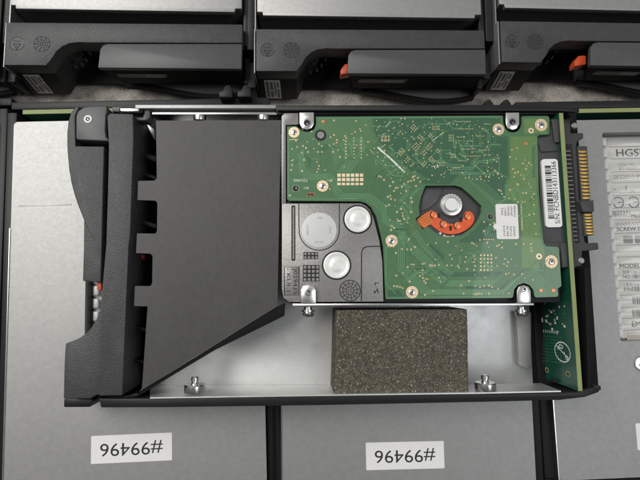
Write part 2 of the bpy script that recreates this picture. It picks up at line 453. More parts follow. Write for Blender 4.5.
    b = MB(); b.prism([(lx0-4.2,1.0),(lx0+1,2.0),(lx0+1,6.2),(lx0-2.2,6.0),(lx0-4.2,3.2)], 17, 22, 'red', .4); b.build('latch_pin', t)
    return t
tp = make_back_caddy()
def put(o, px, py, rot, label):
    x, y = W(px,py,27); o.location = (x*S, y*S, 0); o.rotation_euler = (0,0,math.radians(rot)); o['label'] = label
put(tp, 256, 71, .25, 'closed caddy in the back row standing between the two other latched ones')
o = copy_tree(tp); put(o, 4, 65, .1, 'closed caddy in the back row behind the bezel end of the open caddy')
o = copy_tree(tp); put(o, 502, 62, -.3, 'closed caddy in the back row behind the gold contacts and serial sticker')

o = copy_tree(tp); o.location = (-230.6*S, 93*S, 0); o.rotation_euler = (0,0,0); o['label'] = 'closed back row caddy at the far left corner, only its dark end in view'
def seat_pin(o, dx, dy):
    for ch in o.children:
        if ch.name.startswith('latch_pin'): ch.location = (dx*S, dy*S, -1.2*S)
seat_pin(tp, 1.3, .4)
for o in C.objects:
    if o.get('label','').startswith('closed caddy in the back row behind the bezel'): seat_pin(o, 3.3, 1.2)
# ------------------------------------------------------------------ the open caddy on top
base = (20, 12, 27.4)
cad = thing('drive_caddy', 'open black framed caddy lying across the closed ones', 'drive caddy', base)
def part(b, name, parent=cad, label=None): return b.build(name, parent, base, label)
# steel tray: floor and folded flanges
b = MB()
fl = pp([(150,384.5),(533,383)], 30); x0 = fl[0][0]; x1 = fl[1][0]
b.box(x0-6, x1, -38.3, 61.5, 28.6, 30, 'tray', .1)
yb0 = -38.3
ftop = pp([(150,397.3),(320,394.6),(480,392.4),(561,390.7),(561,392),(480,393.8),(320,396),(150,398.6)], 50.8)
fbot = pp([(150,385.6),(320,384.6),(480,383.6),(541,383)], 30)
b.prism(ftop, 30.1, 50.8, 'tray', 0, bottom=fbot+[(x,y-.6) for x,y in fbot[::-1]])   # near flange
b.prism(pp([(135,104.5),(276,104.5),(276,108.5),(135,108.5)], 50.4), 40, 50.4, 'zinc', .3)
b.prism(pp([(152,112),(276,112),(277,114.6),(152,114.6)], 51), 33, 51, 'steel', .25)
b.prism(pp([(150,108.7),(276,108.7),(276,111.8),(150,111.8)], 48.5), 40, 48.5, 'black', .1)
# tab bent up at the right end
q = pp([(517.6,312),(532.5,312),(532.5,366.5),(529,369),(520.4,366)], 34)
b.prism(q, 30, 33, 'zinc', .3)
part(b, 'tray')
# black side rails
b = MB()
r0 = pp([(99,398.6),(160,398.6),(320,395.8),(480,393.6),(560,392.6),(575,392),(597,386),(599.5,388),(599,392),(585,397),(560,400),(480,402),(320,405.2),(160,407.3),(101,407.5)], 50.2)
b.prism(r0, 28, 50.2, 'black', .2, bottom=[(x,y-1.6) for x,y in r0])
part(b, 'side_rail')
b = MB()
b.prism(pp([(277,105.2),(535,104.4),(560,107),(578,108),(578,112),(560,111),(277,110.6)], 51), 28, 51, 'black', .4)
b.prism(pp([(277,111),(560,110.6),(560,114),(277,114.4)], 49), 40, 49, 'black', .3)
part(b, 'side_rail')
b = MB()      # end wall outside the upright board
b.prism(pp([(584.6,268),(591,268),(599,388),(593,391),(588,390)], 49.5), 28, 49.5, 'blackm', .4)
b.prism(pp([(570,112),(576,112),(591,268),(582,385),(577,300)], 38), 28, 38, 'blackm', .2)
b.prism(pp([(563,108),(579,107.6),(579.6,112),(570,116)], 50), 28, 50, 'blackm', .3)
b.prism(pp([(592,384),(601,386),(601.5,390),(597,391)], 50.3), 44, 50.3, 'black', .3)
part(b, 'end_wall')
# bezel body
b = MB()
bz = [(107,116),(110,113.2),(133,114),(133.6,140),(130.2,235),(128.7,246),(124.2,350),(122.4,395.5),(100,396),(98,394.6),(92,396.2),(91,398.6),(63.4,398.6),(64.4,362),(65.4,344.5),(66.5,343),
      (72,341.3),(77.5,339),(83,335.6),(88,331.5),(92.6,326),(96.4,319.5),(99.2,312),(100.8,304),(101.6,294),(102.4,284),(106.0,244),(107.6,190),(108.6,145)]
b.prism(pp(bz, 52), 29, 52, 'bezel', .55, seg=3)
part(b, 'bezel')
b = MB()
b.prism(pp([(63.6,398.8),(91.4,398.8),(93.5,401),(90,407.2),(63.6,407.4)], 46), 28, 46, 'black', .4)
b.prism(pp([(95,397),(122.5,396.4),(137,393),(140,396),(128,398.4),(100,399.4)], 47), 30, 47, 'black', .4)
b.prism(pp([(123,116),(166,116),(160,235),(156,306),(146,392),(115,392)], 33), 28, 33, 'blackm')  # black plate added under the slots so their depth looks shaded
part(b, 'bezel_ledge')
# ribs in the dark slot behind the bezel
for y0, y1 in ((146,151),(166,169),(214,218),(322,325),(355,358)):
    b = MB(); b.prism(pp([(124,y0),(156,y0+10),(156,y1+11),(124,y1)], 41), 30, 41, 'black', .3); part(b, 'stiffening_rib')
b = MB(); b.prism(pp([(138,251),(143,255),(143,259),(136,259)], 38), 35, 38, 'red', .3); part(b, 'light_guide')
b = MB(); b.prism(pp([(147,124),(154,129),(155,140),(152,136)], 36), 34, 36, 'tray', .1); part(b, 'spring_clip')
# latch lever, hinge block and pin
b = MB()
lv = [(79.5,106.3),(75.4,107),(71,112),(68.2,121),(66.9,133),(67,146),(67.8,158),(69,170),(71,182),(73.6,192),(77.2,203.5),(81,213),(83.8,220),(83.6,250),(82.6,281),(100.6,282.4),(101.2,266),(101.8,243.5),(103.0,190),(104.2,146.3),(75.4,146),(75.2,116),(77,111.5)]
b.prism(pp(lv, 51.2), 43, 51.2, 'bezel', .35, seg=3)
b.prism(pp([(77,118),(108,118),(109,146),(107,244),(98,244),(96,160),(77,160)],42), 32, 42, 'blackm')  # black filler added below the lever gaps, standing in for their shade
b.strip(pp([(84.2,219.5),(88.5,229.5),(95.2,241)], 51.23), .22, 51.23, 'black')
part(b, 'latch_lever')
b = MB()
b.prism(pp([(77.2,139.8),(75.9,138),(75.9,116),(78,110.8),(83,107.6),(89,106.2),(105.4,105.6),(107,107),(107,112),(106,114.5),(105.2,130),(106,137),(108.4,139.2),(109,141.2)], 51.8), 41, 51.8, 'lever', .5, seg=3)
part(b, 'hinge_block')
b = MB(); c = W(87.8,119,51.9)
b.annulus(c, .72, 1.45, 51.95, 'silk', 24); b.annulus(c, .2, .72, 51.94, 'hole', 18); b.lathe((c[0],c[1],46), [(1.45,0),(1.45,5.9)], 'steel', 24)
part(b, 'hinge_pin')
b = MB(); b.prism(pp([(97,281.8),(101.6,281.8),(101.2,290.6),(96.6,289.4)], 49), 45, 49, 'red', .25); part(b, 'latch_pin')
b = MB()
b.prism(pp([(112,106.5),(139,106.3),(150,108),(150,117),(147,120.5),(136,120.5),(134,118),(143,117.4),(143.5,112.5),(112,111.5)], 49), 44, 49, 'lever', .3)
b.prism(rrect(*[W(119,114,50)[0], W(143,114,50)[0], W(143,114,50)[1]+.2, W(143,107.5,50)[1]], .9), 48.5, 50.2, 'blackm', .2)
q = pp([(120,108.6),(139,108.2),(139,111.6),(121,111.4)], 50.5); b.prism(q, 50.1, 50.6, 'steel', .1)
part(b, 'wire_clip')
# insulating sheet with slots and a folded-down skirt
b = MB()
sh = [(156,120.6),(281,120.2),(277.4,306.2),(139.6,391.6),(142,388),(147.6,306.4),(134,306),(135,286),(150.4,286),(152.2,283),(152.6,256),(150.6,253.6),(136,253),(137,233.4),(155.4,233.6),(157,231),(157.4,203),(155.4,200.6),(137.4,200),(138,181),(154.8,180.6),(156.8,178)]
b.prism(pp(sh, 50), 49.2, 50, 'sheet', 0)
b.prism(pp([(277.6,306.4),(139.8,391.8),(142,394),(160,383),(215,350),(284,316),(284.6,303)], 49.3), 44, 49.3, 'blackm', .15)
for pts in ([(233.6,136),(231.6,144),(232.4,152),(235.4,160)],[(217.5,267),(219.5,261),(224,257.6)],[(246,276),(251,279.6),(257.6,280),(262,277.6)],[(212,312),(215.6,318),(219.6,322.4)],[(258,302),(265,294),(269,287)],[(252,166.6),(262,165),(270,161)],[(205,185),(209,181),(210,177)]):
    b.strip(pp(pts,50.02), .13, 50.02, 'lever')
part(b, 'insulating_sheet')
# drive bracket: upright strip along the drive with folded tabs
b = MB()
p0 = pp([(293,303.6),(534,303),(534,305.6),(292.5,306.4)], 51)
b.prism(p0, 30.2, 51, 'steel', .15)
br = part(b, 'drive_bracket')
for pts in ([(301,303.8),(301,290),(303,286),(308.6,284.6),(314,286.2),(315.8,290),(315.8,303.8)],
            [(517,303),(517,291),(519,286.6),(523.8,285),(528.6,286.6),(531,291),(531,303)],
            [(299.6,112.4),(299.8,124),(302,128),(306.8,129.8),(311.6,128),(314,124),(313.8,112.2)],
            [(505.8,112.6),(506,124),(508,128.4),(512.6,129.8),(517,128.4),(519.4,124),(519.2,112.4)]):
    b = MB(); b.prism(pp(pts, 51.4), 50.75, 51.4, 'hub', .18); part(b, 'bracket_tab', br)
for px, py, hole in ((308.4,291.8,0),(523.8,289.5,0),(306.8,122.8,1),(512.4,122,1)):
    s_ = MB(); c = W(px,py,51.4)
    if hole:
        s_.lathe((c[0],c[1],50.9), [(1.75,0),(1.75,.56),(1.5,.6)], 'steel', 22); s_.disc(c, 1.15, 51.53, 'hole', 18)
        s_.disc((c[0]+.2,c[1]-.5), .4, 51.56, 'cast', 8)
    else:
        s_.lathe((c[0],c[1],50.9), [(1.5,0),(1.5,.55),(1.2,.62)], 'steel', 22)
        s_.annulus(c, .5, .95, 51.56, 'cast', 16); s_.disc((c[0]+.15,c[1]+.1), .4, 51.58, 'hole', 8)
    part(s_, 'mounting_screw', br)
for px in (308, 521.5):     # screws standing through the bracket, seen edge on
    s_ = MB(); x, y = W(px, 306, 47)
    s_.lathe((x, y-.3, 46.5), [(1.6,-3.6),(2.1,-3.0),(2.2,-2.3),(1.6,-2.2),(1.7,-1.9),(2.3,-1.8),(2.3,-1.1),(1.5,-1.0),(1.5,0)], 'steel', 24, axis='Y')
    part(s_, 'bracket_screw', br)
# standoffs on the flanges
for px, py in ((194.5,391.6),(486,389.4)):
    s_ = MB(); x, y = W(px, py+4.6, 48); y += 1.3
    s_.lathe((x, y, 47.6), [(3.6,0),(3.7,.3),(3.7,2.4),(3.4,2.75),(1.35,2.8),(1.35,3.1),(1.1,3.3),(1.1,3.9),(1.4,4.0),(1.4,5.0),(1.1,5.4)], 'steel', 30, axis='Y')
    part(s_, 'standoff')
for px in (199, 263):
    s_ = MB(); x, y = W(px, 115.4, 50)
    s_.lathe((x, y, 48.6), [(1.4,-2.2),(2.2,-1.6),(2.4,-.5),(2.4,0)], 'steel', 24, axis='Y'); part(s_, 'standoff')

# upright interposer board
xa, ya = W(561,113,51.4); xb, yb = W(580.4,391,51.4)
tx_, ty_ = W(541,350,29)
ib = MB()
def bx(y): return xa+(xb-xa)*(ya-y)/(ya-yb)
ZL, ZT = 28.8, 51.4
ib.prism([(bx(ya)-.8,ya),(bx(ya)+.8,ya),(bx(yb)+.8,yb),(bx(yb)-.8,yb)], ZL, ZT-.05, 'board')
ib.prism([(bx(ya)-.79,ya),(bx(ya)+.79,ya),(bx(yb)+.79,yb),(bx(yb)-.79,yb)], ZT-.05, ZT, 'edge')
dirv = Vector((xb-xa, yb-ya, 0)).normalized()
def on_board(y, z, off=.85): return Vector((bx(y)-off, y, z))
def chip(y0,y1,z0,z1,m,th=.04):
    bm = bmesh.new(); vs = [on_board(y,z,.8+th) for y,z in ((y0,z0),(y0,z1),(y1,z1),(y1,z0))]
    bm.faces.new([bm.verts.new(v) for v in vs]); ib.absorb(bm, m)
def hit(px, py):
    """measured point of the photograph on the board's left face -> (y, z)"""
    lo_, hi_ = 0.0, 51.4
    for _ in range(40):
        z = (lo_+hi_)/2; x, y = W(px,py,z)
        if x > bx(y)-.84: lo_ = z
        else: hi_ = z
    return W(px,py,lo_)[1], lo_
def dash(px,py,dy,dz,m,th=.05):
    y, z = hit(px,py); chip(y-dy, y+dy, z-dz, z+dz, m, th)
for px,py,dy,dz,m in ((552,312,.45,.8,'silk'),(547,321,.6,.9,'silk'),(543,320,.9,.7,'silk'),(551,324,.5,1,'ring'),(558,318,.6,.5,'silk'),(556,323,.4,.6,'silk'),(549,315,.4,.6,'ring'),(553,329,.4,.7,'silk')): dash(px,py,dy,dz,m,.35)
for k in range(26): dash(545+random.random()*20, 282+random.random()*52, .15+.35*random.random(), .25+.5*random.random(), random.choice(['silk','silk','trace','ring','fade']), .06+.2*random.random())
for k in range(8): dash(543.5+k*1.9, 331+.2*k, .55, .22, 'silk')
for r in range(9):                                      # via rows
    for k in range(9): dash(543.5+k*2.1, 336+r*3.1+k*.2, .16, .22, 'trace')
yc, zc = hit(562.4, 352)
ell = [(yc+3.6*math.cos(2*math.pi*i/28), zc+5.4*math.sin(2*math.pi*i/28)) for i in range(28)]
def face_line(pts, w, m, closed=False):
    n = len(pts)
    for i in range(n if closed else n-1):
        (y0,z0),(y1,z1) = pts[i], pts[(i+1)%n]
        d = Vector((y1-y0,z1-z0)).normalized(); nx = Vector((-d.y,d.x))*w/2
        bm = bmesh.new()
        vs = [on_board(y0+nx.x,z0+nx.y,.87),on_board(y0-nx.x,z0-nx.y,.87),on_board(y1-nx.x,z1-nx.y,.87),on_board(y1+nx.x,z1+nx.y,.87)]
        bm.faces.new([bm.verts.new(v) for v in vs]); ib.absorb(bm, m)
face_line(ell, .45, 'silk', True)
face_line([(yc+2.2,zc-4.6),(yc-2.2,zc+4.6)], .4, 'silk')                               # crossed-out Pb in the oval
face_line([(yc+.6,zc-3.2),(yc+2.6,zc-1.6)],.4,'silk'); face_line([(yc+2.6,zc-1.6),(yc+2.3,zc+.6),(yc+1.4,zc+.4),(yc+1.4,zc-2.2)],.35,'silk')
face_line([(yc+.2,zc+1.2),(yc-2.6,zc+2.6)],.4,'silk'); face_line([(yc-2.4,zc+2.4),(yc-2.2,zc+4.0),(yc-1.2,zc+3.6),(yc-1.0,zc+2.0)],.35,'silk')
for px, py in ((547,370),(568,374)):
    y, z = hit(px,py)
    for r, m, th in ((1.1,'edge',.86),(.6,'hole',.9)):
        bm = bmesh.new(); bm.faces.new([bm.verts.new(on_board(y+r*math.cos(-a*.5236),z+r*1.4*math.sin(-a*.5236),th)) for a in range(12)]); ib.absorb(bm,m)
y, z = hit(556,380); chip(y-.7,y+.7,z-2.2,z+2.2,'black',1.0)
bo = part(ib, 'interposer_board')
# connector on both sides of the board
b = MB()
L = pp([(536.6,134),(550.6,133.4),(550.8,119),(563,118.2),(563.4,143),(575,243),(576,268),(563,268.6),(559,259.6),(556.8,258.8),(545.4,259.2),(543,243)], 49.4)
b.prism(L, 30, 49.4, 'conn', .35)
b.prism(pp([(537.6,140.6),(555.6,139.4),(558,151),(541,152)], 50), 46, 50, 'conn', .3)
b.prism(pp([(544,243),(562,241.4),(563.4,252.4),(546,254)], 50), 46, 50, 'conn', .3)
b.prism(pp([(552,119.4),(559.6,119),(561.4,142),(554.6,142.6)], 50.6), 46, 50.6, 'conn', .3)
b.prism(pp([(560.6,243),(567,243),(569,267),(562.6,267.6)], 50.6), 46, 50.6, 'conn', .3)
R = pp([(563.6,118.4),(570,118),(571,133.2),(583.4,132.8),(583.6,138.4),(577.6,139.6),(576.4,145),(579.4,200),(583,201),(584.6,240),(586,243),(598.2,242.6),(599,249.4),(582.4,251),(581.4,266),(571,267.6)], 46)
b.prism(R, 30, 46, 'conn', .35)
con = part(b, 'data_connector', bo)
b = MB()
b.prism(pp([(577.6,146),(587.2,146),(590.6,200),(581.4,201)], 46.6), 44, 46.6, 'conn', .2)
b.prism(pp([(580,201),(593.6,200.2),(594.4,211.6),(583,212)], 48.4), 40, 48.4, 'conn', .3)
b.prism(pp([(582.6,212.4),(592.4,211.8),(594,235),(584.4,236)], 46.6), 44, 46.6, 'conn', .2)
part(b, 'contact_tongue', bo)
def pinrow(n, p0, p1, wpx, name, z, m, hw, zz):
    for k in range(n):
        f = k/(n-1) if n > 1 else 0
        px = p0[0]+(p1[0]-p0[0])*f; py = p0[1]+(p1[1]-p0[1])*f
        x0_, y0_ = W(px,py,z); x1_, _ = W(px+wpx,py,z)
        s_ = MB(); s_.box(x0_, x1_, y0_-hw, y0_+hw, z-zz, z, m, .1); part(s_, name, bo)
pinrow(14, (578.4,151.4), (582.4,197.6), 8.2, 'gold_contact', 46.9, 'pin', .42, .7)
pinrow(7, (584.2,214.6), (586.2,233.2), 7.6, 'gold_contact', 46.9, 'pin', .40, .7)
pinrow(22, (564.4,151), (571.6,240), 6.4, 'solder_leg', 46.6, 'cast', .22, .4)
b = MB()
b.prism(pp([(563,144),(572,144),(580,243),(571,243)], 46.05), 46, 46.08, 'hole'); part(b, 'solder_leg_well', bo)
for px, py in ((571.5,127.5),(578,261)):
    s_ = MB(); c = W(px,py,44); s_.lathe((c[0],c[1],44.6), [(1.2,0),(1.2,1.6),(.9,1.9)], 'zinc', 16); part(s_, 'solder_post', bo)
# serial sticker
b = MB()
sc = [W(541.4,159.6,50.3), W(557.6,158.8,50.3), W(562.2,226.2,50.3), W(546.2,227.8,50.3)]
cx_ = sum(p[0] for p in sc)/4; cy_ = sum(p[1] for p in sc)/4
ang = math.atan2(sc[0][1]-sc[3][1], sc[0][0]-sc[3][0]) # long side, pointing up
hl = (Vector(sc[0])-Vector(sc[3])).length/2; hw = (Vector(sc[0])-Vector(sc[1])).length/2
ca, sa = math.cos(ang), math.sin(ang)
def sl(u, v): return (cx_+u*ca+v*sa, cy_+u*sa-v*ca)      # u along, v towards the right
b.prism([sl(u,v) for u,v in rrect(-hl,hl,-hw,hw,1.1)], 49.2, 50.3, 'white')
b.text('S/N: FCNBD143113366', sl(.2,1.5), 1.95, 50.34, 'ink', rot=math.degrees(ang), width=2*hl-2.2)
u = -hl+3.2
while u < hl-2.6:
    w_ = random.choice([.22,.3,.5,.8]); b.flat([sl(u,-2.0),sl(u+w_,-2.0),sl(u+w_,.3),sl(u,.3)], 50.34, 'ink'); u += w_+random.choice([.2,.3,.5])
part(b, 'serial_sticker', bo)

# ------------------------------------------------------------------ foam block
fb = (35, -22, 30)
b = MB()
ft = pp([(335.6,303),(467,302),(468.6,392),(333.6,393.6)], 48.6)
x_ = [p[0] for p in ft]
q1 = [(ft[0][0]+.3,-8.0),(ft[1][0],-8.0),(ft[2][0],-37.9),(ft[3][0]+.3,-37.9)]
q0 = [(q1[0][0]-.3,-8.0),(q1[1][0]+.5,-8.0),(q1[2][0]+.4,-38.0),(q1[3][0]-.4,-38.0)]
b.prism(q1, 30, 48.6, 'foam', .45, bottom=q0, seg=3)
bmesh.ops.subdivide_edges(b.bm, edges=[e for e in b.bm.edges if e.calc_length() > 5], cuts=36, use_grid_fill=True)
for v in b.bm.verts:
    if v.co.z > 31: v.co += Vector((random.uniform(-.13,.13), random.uniform(-.10,.10), random.uniform(-.13,.13)))
o = b.build('foam_block', None, (0,0,0), smooth=60)
for v in o.data.vertices: v.co -= Vector(fb)*S
o.location = Vector(fb)*S
o['label'] = 'dark speckled foam block wedged in the steel tray below the drive'; o['category'] = 'foam block'

# ------------------------------------------------------------------ hard drive
hb = (40, 28, 31)
hd = thing('hard_drive', 'bare hard drive with green circuit board facing up, screwed into the open caddy', 'hard drive', hb)
def hp(b, name, parent=hd): return b.build(name, parent, hb)
b = MB()
cz = 48.2
outl = pp([(283,112.6),(298.5,112.6),(314.5,112.6),(505,112.4),(520,112.4),(549.5,113),(551,135),(538,137),(545,258),(560,259),(562,300.5),(560,302.8),(288,302.8),(282.6,298),(281.2,288),(281.4,116)], 49)
b.prism(outl, 31.5, cz, 'black', .4)
b.prism([(x,y) for x,y in pp([(281.6,116),(284.6,113),(298.4,113),(298.6,124.5),(285.8,125),(285.8,203),(284,204),(281.6,204)], 50)], cz, 50, 'cast', .15)   # strip at the left of the board
plate = [(281.8,203.4),(361,203.2),(366,205.6),(370,210),(374,219),(379.6,241),(382.6,262),(383.6,301.6),(288.6,302),(283.4,298),(281.8,289)]
cr, c1, c2 = (319.2,230), (357.6,219.4), (336.6,265.2)
c3 = (350,290.6)
Z = 50
b.prism(pp(plate, Z), cz, Z, 'cast', .22)
# grooves
def groove(pts, w=.42, closed=False): b.strip(pp(pts,Z+.02), w, Z+.02, 'hole', closed)
def ringp(c, r, a0, a1, n=24): return [(c[0]+r*math.cos(math.radians(a0+(a1-a0)*i/n)), c[1]+r*math.sin(math.radians(a0+(a1-a0)*i/n))) for i in range(n+1)]
groove([(298.8,203.6)]+[(298.9,226)]+ringp(cr,20.2,170,10)+[(339.4,226),(339.4,203.6)], .34)
groove([(361.4,301),(361.6,252),(363.4,248),(367,246.6),(380.6,246.2)], .4)
b.prism(rrect(W(291.4,262,Z)[0],W(295.4,262,Z)[0],W(293,261,Z)[1],W(293,205.4,Z)[1],.6), Z, Z+.02, 'hole')
b.prism(rrect(W(292.7,262,Z)[0],W(294.2,262,Z)[0],W(293,259.4,Z)[1],W(293,207,Z)[1],.25), Z+.02, Z+.05, 'cast')
def grid(x0,x1,y0,y1,nx,ny):
    b.flat(pp([(x0,y0),(x1,y0),(x1,y1),(x0,y1)],Z+.02), Z+.02, 'hole')
    dx, dy = (x1-x0)/nx, (y1-y0)/ny
    for i in range(nx):
        for j in range(ny):
            q = pp([(x0+dx*(i+.2),y0+dy*(j+.2)),(x0+dx*(i+.85),y0+dy*(j+.2)),(x0+dx*(i+.85),y0+dy*(j+.85)),(x0+dx*(i+.2),y0+dy*(j+.85))],Z+.05)
            b.prism(q, Z+.02, Z+.2, 'cast')
grid(303.4,318.2,252,259.2,4,2); grid(302.8,319.4,265,281.4,4,4)
# raised year stamp
cc = W(*c3,Z)
b.annulus(cc, 3.55, 3.85, Z+.03, 'hole'); b.annulus(cc, 2.55, 2.75, Z+.03, 'hole'); b.annulus(cc, 1.25, 1.45, Z+.03, 'hole')
for k in range(12):
    a = math.radians(30*k+10); b.strip([(cc[0]+1.4*math.cos(a),cc[1]+1.4*math.sin(a)),(cc[0]+3.6*math.cos(a),cc[1]+3.6*math.sin(a))], .22, Z+.03, 'hole')
b.text('21', cc, 1.3, Z+.04, 'hole', rot=200)
for k in range(14): 
    p = W(377+random.uniform(-2.5,2), 288+random.uniform(-6,6), Z); b.disc(p, .12+.2*random.random(), Z+.025, 'hole', 6)
hp(b, 'casing')
b = MB()
b.prism(pp([(284.6,267),(299,267),(298.6,295),(284.6,295)],Z+.1), Z, Z+.12, 'cast', .05)
b.strip(pp([(284.6,267),(299,267),(298.6,295),(284.6,295)],Z+.14), .2, Z+.14, 'hole', True)
b.text('J029435', W(295.2,281.6,Z), 1.55, Z+.15, 'hole', rot=-90, width=9.2); b.text('- KUI-1', W(288.2,280.6,Z), 1.5, Z+.15, 'hole', rot=-90, width=8.4)
hp(b, 'casting_plate')
b = MB(); c = W(*cr,Z)
b.lathe((c[0],c[1],Z), [(6.35,0),(6.35,.12),(6.25,.14)], 'greylab', 48)
b.text('1HD', (c[0]+.2,c[1]+4.4), .8, Z+.17, 'fade'); b.text('7A1HS', (c[0],c[1]-4.5), .8, Z+.17, 'fade'); b.text('08D22A', (c[0]-4.2,c[1]), .8, Z+.17, 'fade', rot=90); b.text('D4G2', (c[0]+4.0,c[1]), .8, Z+.17, 'fade', rot=90)
hp(b, 'round_sticker')
for c_ in (c1, c2):
    b = MB(); c = W(*c_,Z)
    b.annulus(c, 4.75, 5.35, Z+.03, 'hole', 44)
    b.lathe((c[0],c[1],Z), [(4.75,0),(4.75,.35),(4.45,.5),(3.9,.42),(3.7,.3),(2.4,.3),(2.1,.5),(1.2,.58)], 'cap', 44)
    hp(b, 'sealed_cap')
# circuit board ----------------------------------------------------------------
PZ = 50.6
edge_top = [(287,126.4),(296.6,126.2),(299,128.6),(302,131),(306.8,132),(311.6,131),(314.6,128.4),(316,124),(316,116.8),(502.6,115.6),(503.4,124),(505.6,129),(509,132),(513,132.6),(517,131.6),(520,128.6),(521.8,124),(522,116.6),(524,116.2),(547.6,116),(549.4,117.6),(549.6,133),(548,134.6),(539,135),(537.4,137),(538.6,188),(540.8,216),(543.6,243),(546,246.4),(557,246.8),(559,248.6),(561.4,286),(557.6,288.6),(558.4,295),(557,296.8),(536,297.4),(534.6,296),(533.6,290),(529.4,285),(524,283),(518,284.8),(514.4,289),(513,296.6),(511.6,298),(386.6,299.2),(385.4,297.6),(384.6,279),(383.2,247),(381,236),(376.2,216),(371,207),(366,203.2),(360,201.4),(289,200.8),(287,199)]
cut = [(425.4,185.6),(455,185.4),(461.7,187.5),(470,194.5),(481.7,206),(481.2,213),(478,220),(471.7,228),(461.7,235),(450,237),(440,235.6),(430.5,229),(427,227),(422.5,229.4),(415.3,218.6),(419.6,215.4),(418.8,206.7),(421,196.5)]
b = MB()
b.prism(pp(edge_top,PZ), 49.4, PZ, 'pcb', holes=[pp(cut,PZ)])
zn = [0]
def nz(step=.00004):
    zn[0] += step; return zn[0]
def reg(pts, m):
    z = PZ+.008+nz(.0012); b.flat(pp(pts,z), z, m)
# copper pours under the mask
reg([(373,118.5),(500,117.5),(500,123),(496,124),(493,129),(496,135),(502,137),(507.6,136),(508,178),(505,181),(505,196),(503,200),(495,200),(462,172),(449,184),(424,184),(410,170),(399,160),(378,140),(374,130)], 'pcbd')
reg([(510,136.4),(535.6,136.4),(536.8,190),(541,243),(543.4,247),(545,258),(543,268),(522,268),(521,205),(509,199),(507.4,196),(507.6,181),(510,178)], 'pcbl')
reg([(524,119),(546,118.6),(546.6,133),(535.6,133.6),(530,134),(524,133)], 'pcbl')
reg([(318,119),(371,118.6),(372,131),(376,141),(371,148),(360,150),(330,146),(318,140),(326,138),(326,131),(318,128)], 'pcbm')
reg([(437,272.6),(502,271.6),(502,276.4),(440,277)], 'pcbd'); reg([(466,286),(492,285.6),(496,288),(500,288),(508,280),(511,280),(502,289.6),(466,289)], 'pcbd')
reg([(388,290.4),(398,290),(404.6,297),(387.6,297.6)], 'pcbd'); reg([(430,243),(444,255),(444,260),(440,262),(428,249)], 'pcbd')
reg([(481.4,220.4),(488,220.4),(496,228),(496,240),(470,243),(458,241.4),(466,237),(475,229.6)], 'pcbd')
# traces
def tr(pts, n=1, dx=0, dy=0, w=.24, m='trace'):
    for k in range(n): b.strip(pp([(x+dx*k,y+dy*k) for x,y in pts], PZ+.02), w, PZ+.024+nz(), m)
tr([(303,149),(304,168),(311,174.6),(331,174.6),(338,182),(338,188),(344,194),(369,194),(386,206),(386.6,217),(403,228),(408,240),(421,252),(434.6,265),(434.6,270),(448,281),(496,281),(503,274)], 4, -1.5, 1.5)
tr([(398,236),(398.6,270),(424,294),(500,294),(516,279)], 4, 1.9, -1.3)
tr([(412,232),(420,244),(437,261),(438,267),(450,276.6)], 3, 1.7, -1.2)
tr([(461,173),(495,205)], 6, 1.5, -1.1, w=.16)
tr([(372,126),(386,127),(391,121)]); tr([(374,143),(382,134),(390,131)])
tr([(400,206),(406,212),(406,222)],2,1.6,-.6); tr([(408,166),(402,172),(398,172)]); tr([(420,188),(412,196),(411,206),(413,214)], 2, -1.6, 0)
tr([(451,168),(474,167),(478,161),(492,160),(499,156)], 2, 0, 1.8); tr([(450,172),(490,173),(497,170)], 2, 0, 1.6); tr([(499,159),(499,173),(508,178)])
tr([(440,160),(450,167),(462,167)],2,0,-2); tr([(412,172),(424,180)],2,2,-1); tr([(464,136),(464,146),(482,146)]); tr([(428,124),(450,124),(455,120)])
tr([(482,233),(494,222),(498,222)],3,1.4,1.2); tr([(517,186),(517,206)]); tr([(519,180),(526,176),(534,166)]); tr([(348,160),(340,170),(338,172)],5,2.6,.2,w=.3)
tr([(350,139),(362,139),(362,152)],2,2,1.5); tr([(345,140),(345,158)],3,7,0); tr([(386,246),(386,284),(396,294)]); tr([(288.5,128),(288.5,197),(292,199),(356,199)],1,w=.25)
tr([(318,118.4),(500,117.2)],1,w=.25); tr([(387,297.6),(511,296.4)],1,w=.25); tr([(505.4,184),(505.4,199),(494,206)],2,1.4,0); tr([(466,262),(478,250)],2,1.5,1)
for px in (374,378,382): tr([(px,158),(px+10,166),(px+22,166)],1)
# silkscreen
b.strip(pp([(377.6,147.2),(391,159),(405,172.6)],PZ+.03), .62, PZ+.03, 'silk'); b.strip(pp([(432,141),(444,132)],PZ+.03), .2, PZ+.03, 'silk')
b.strip(pp([(536.4,137),(538,190)],PZ+.03), .2, PZ+.03, 'trace')
b.text('04d1G2', W(300.6,180.4,PZ), 1.1, PZ+.03, 'silk', width=5); b.text('1u8', W(306,188,PZ), .9, PZ+.03, 'silk'); b.text('Y4', W(436,167,PZ), 1.4, PZ+.03, 'silk', rot=20)
for k in range(18): b.box(*(lambda p:(p[0]-.6,p[0]+.6,p[1]-.18,p[1]+.18))(W(533.4+k*.02,147+k*1.75,PZ)), PZ, PZ+.03, 'pcbd')
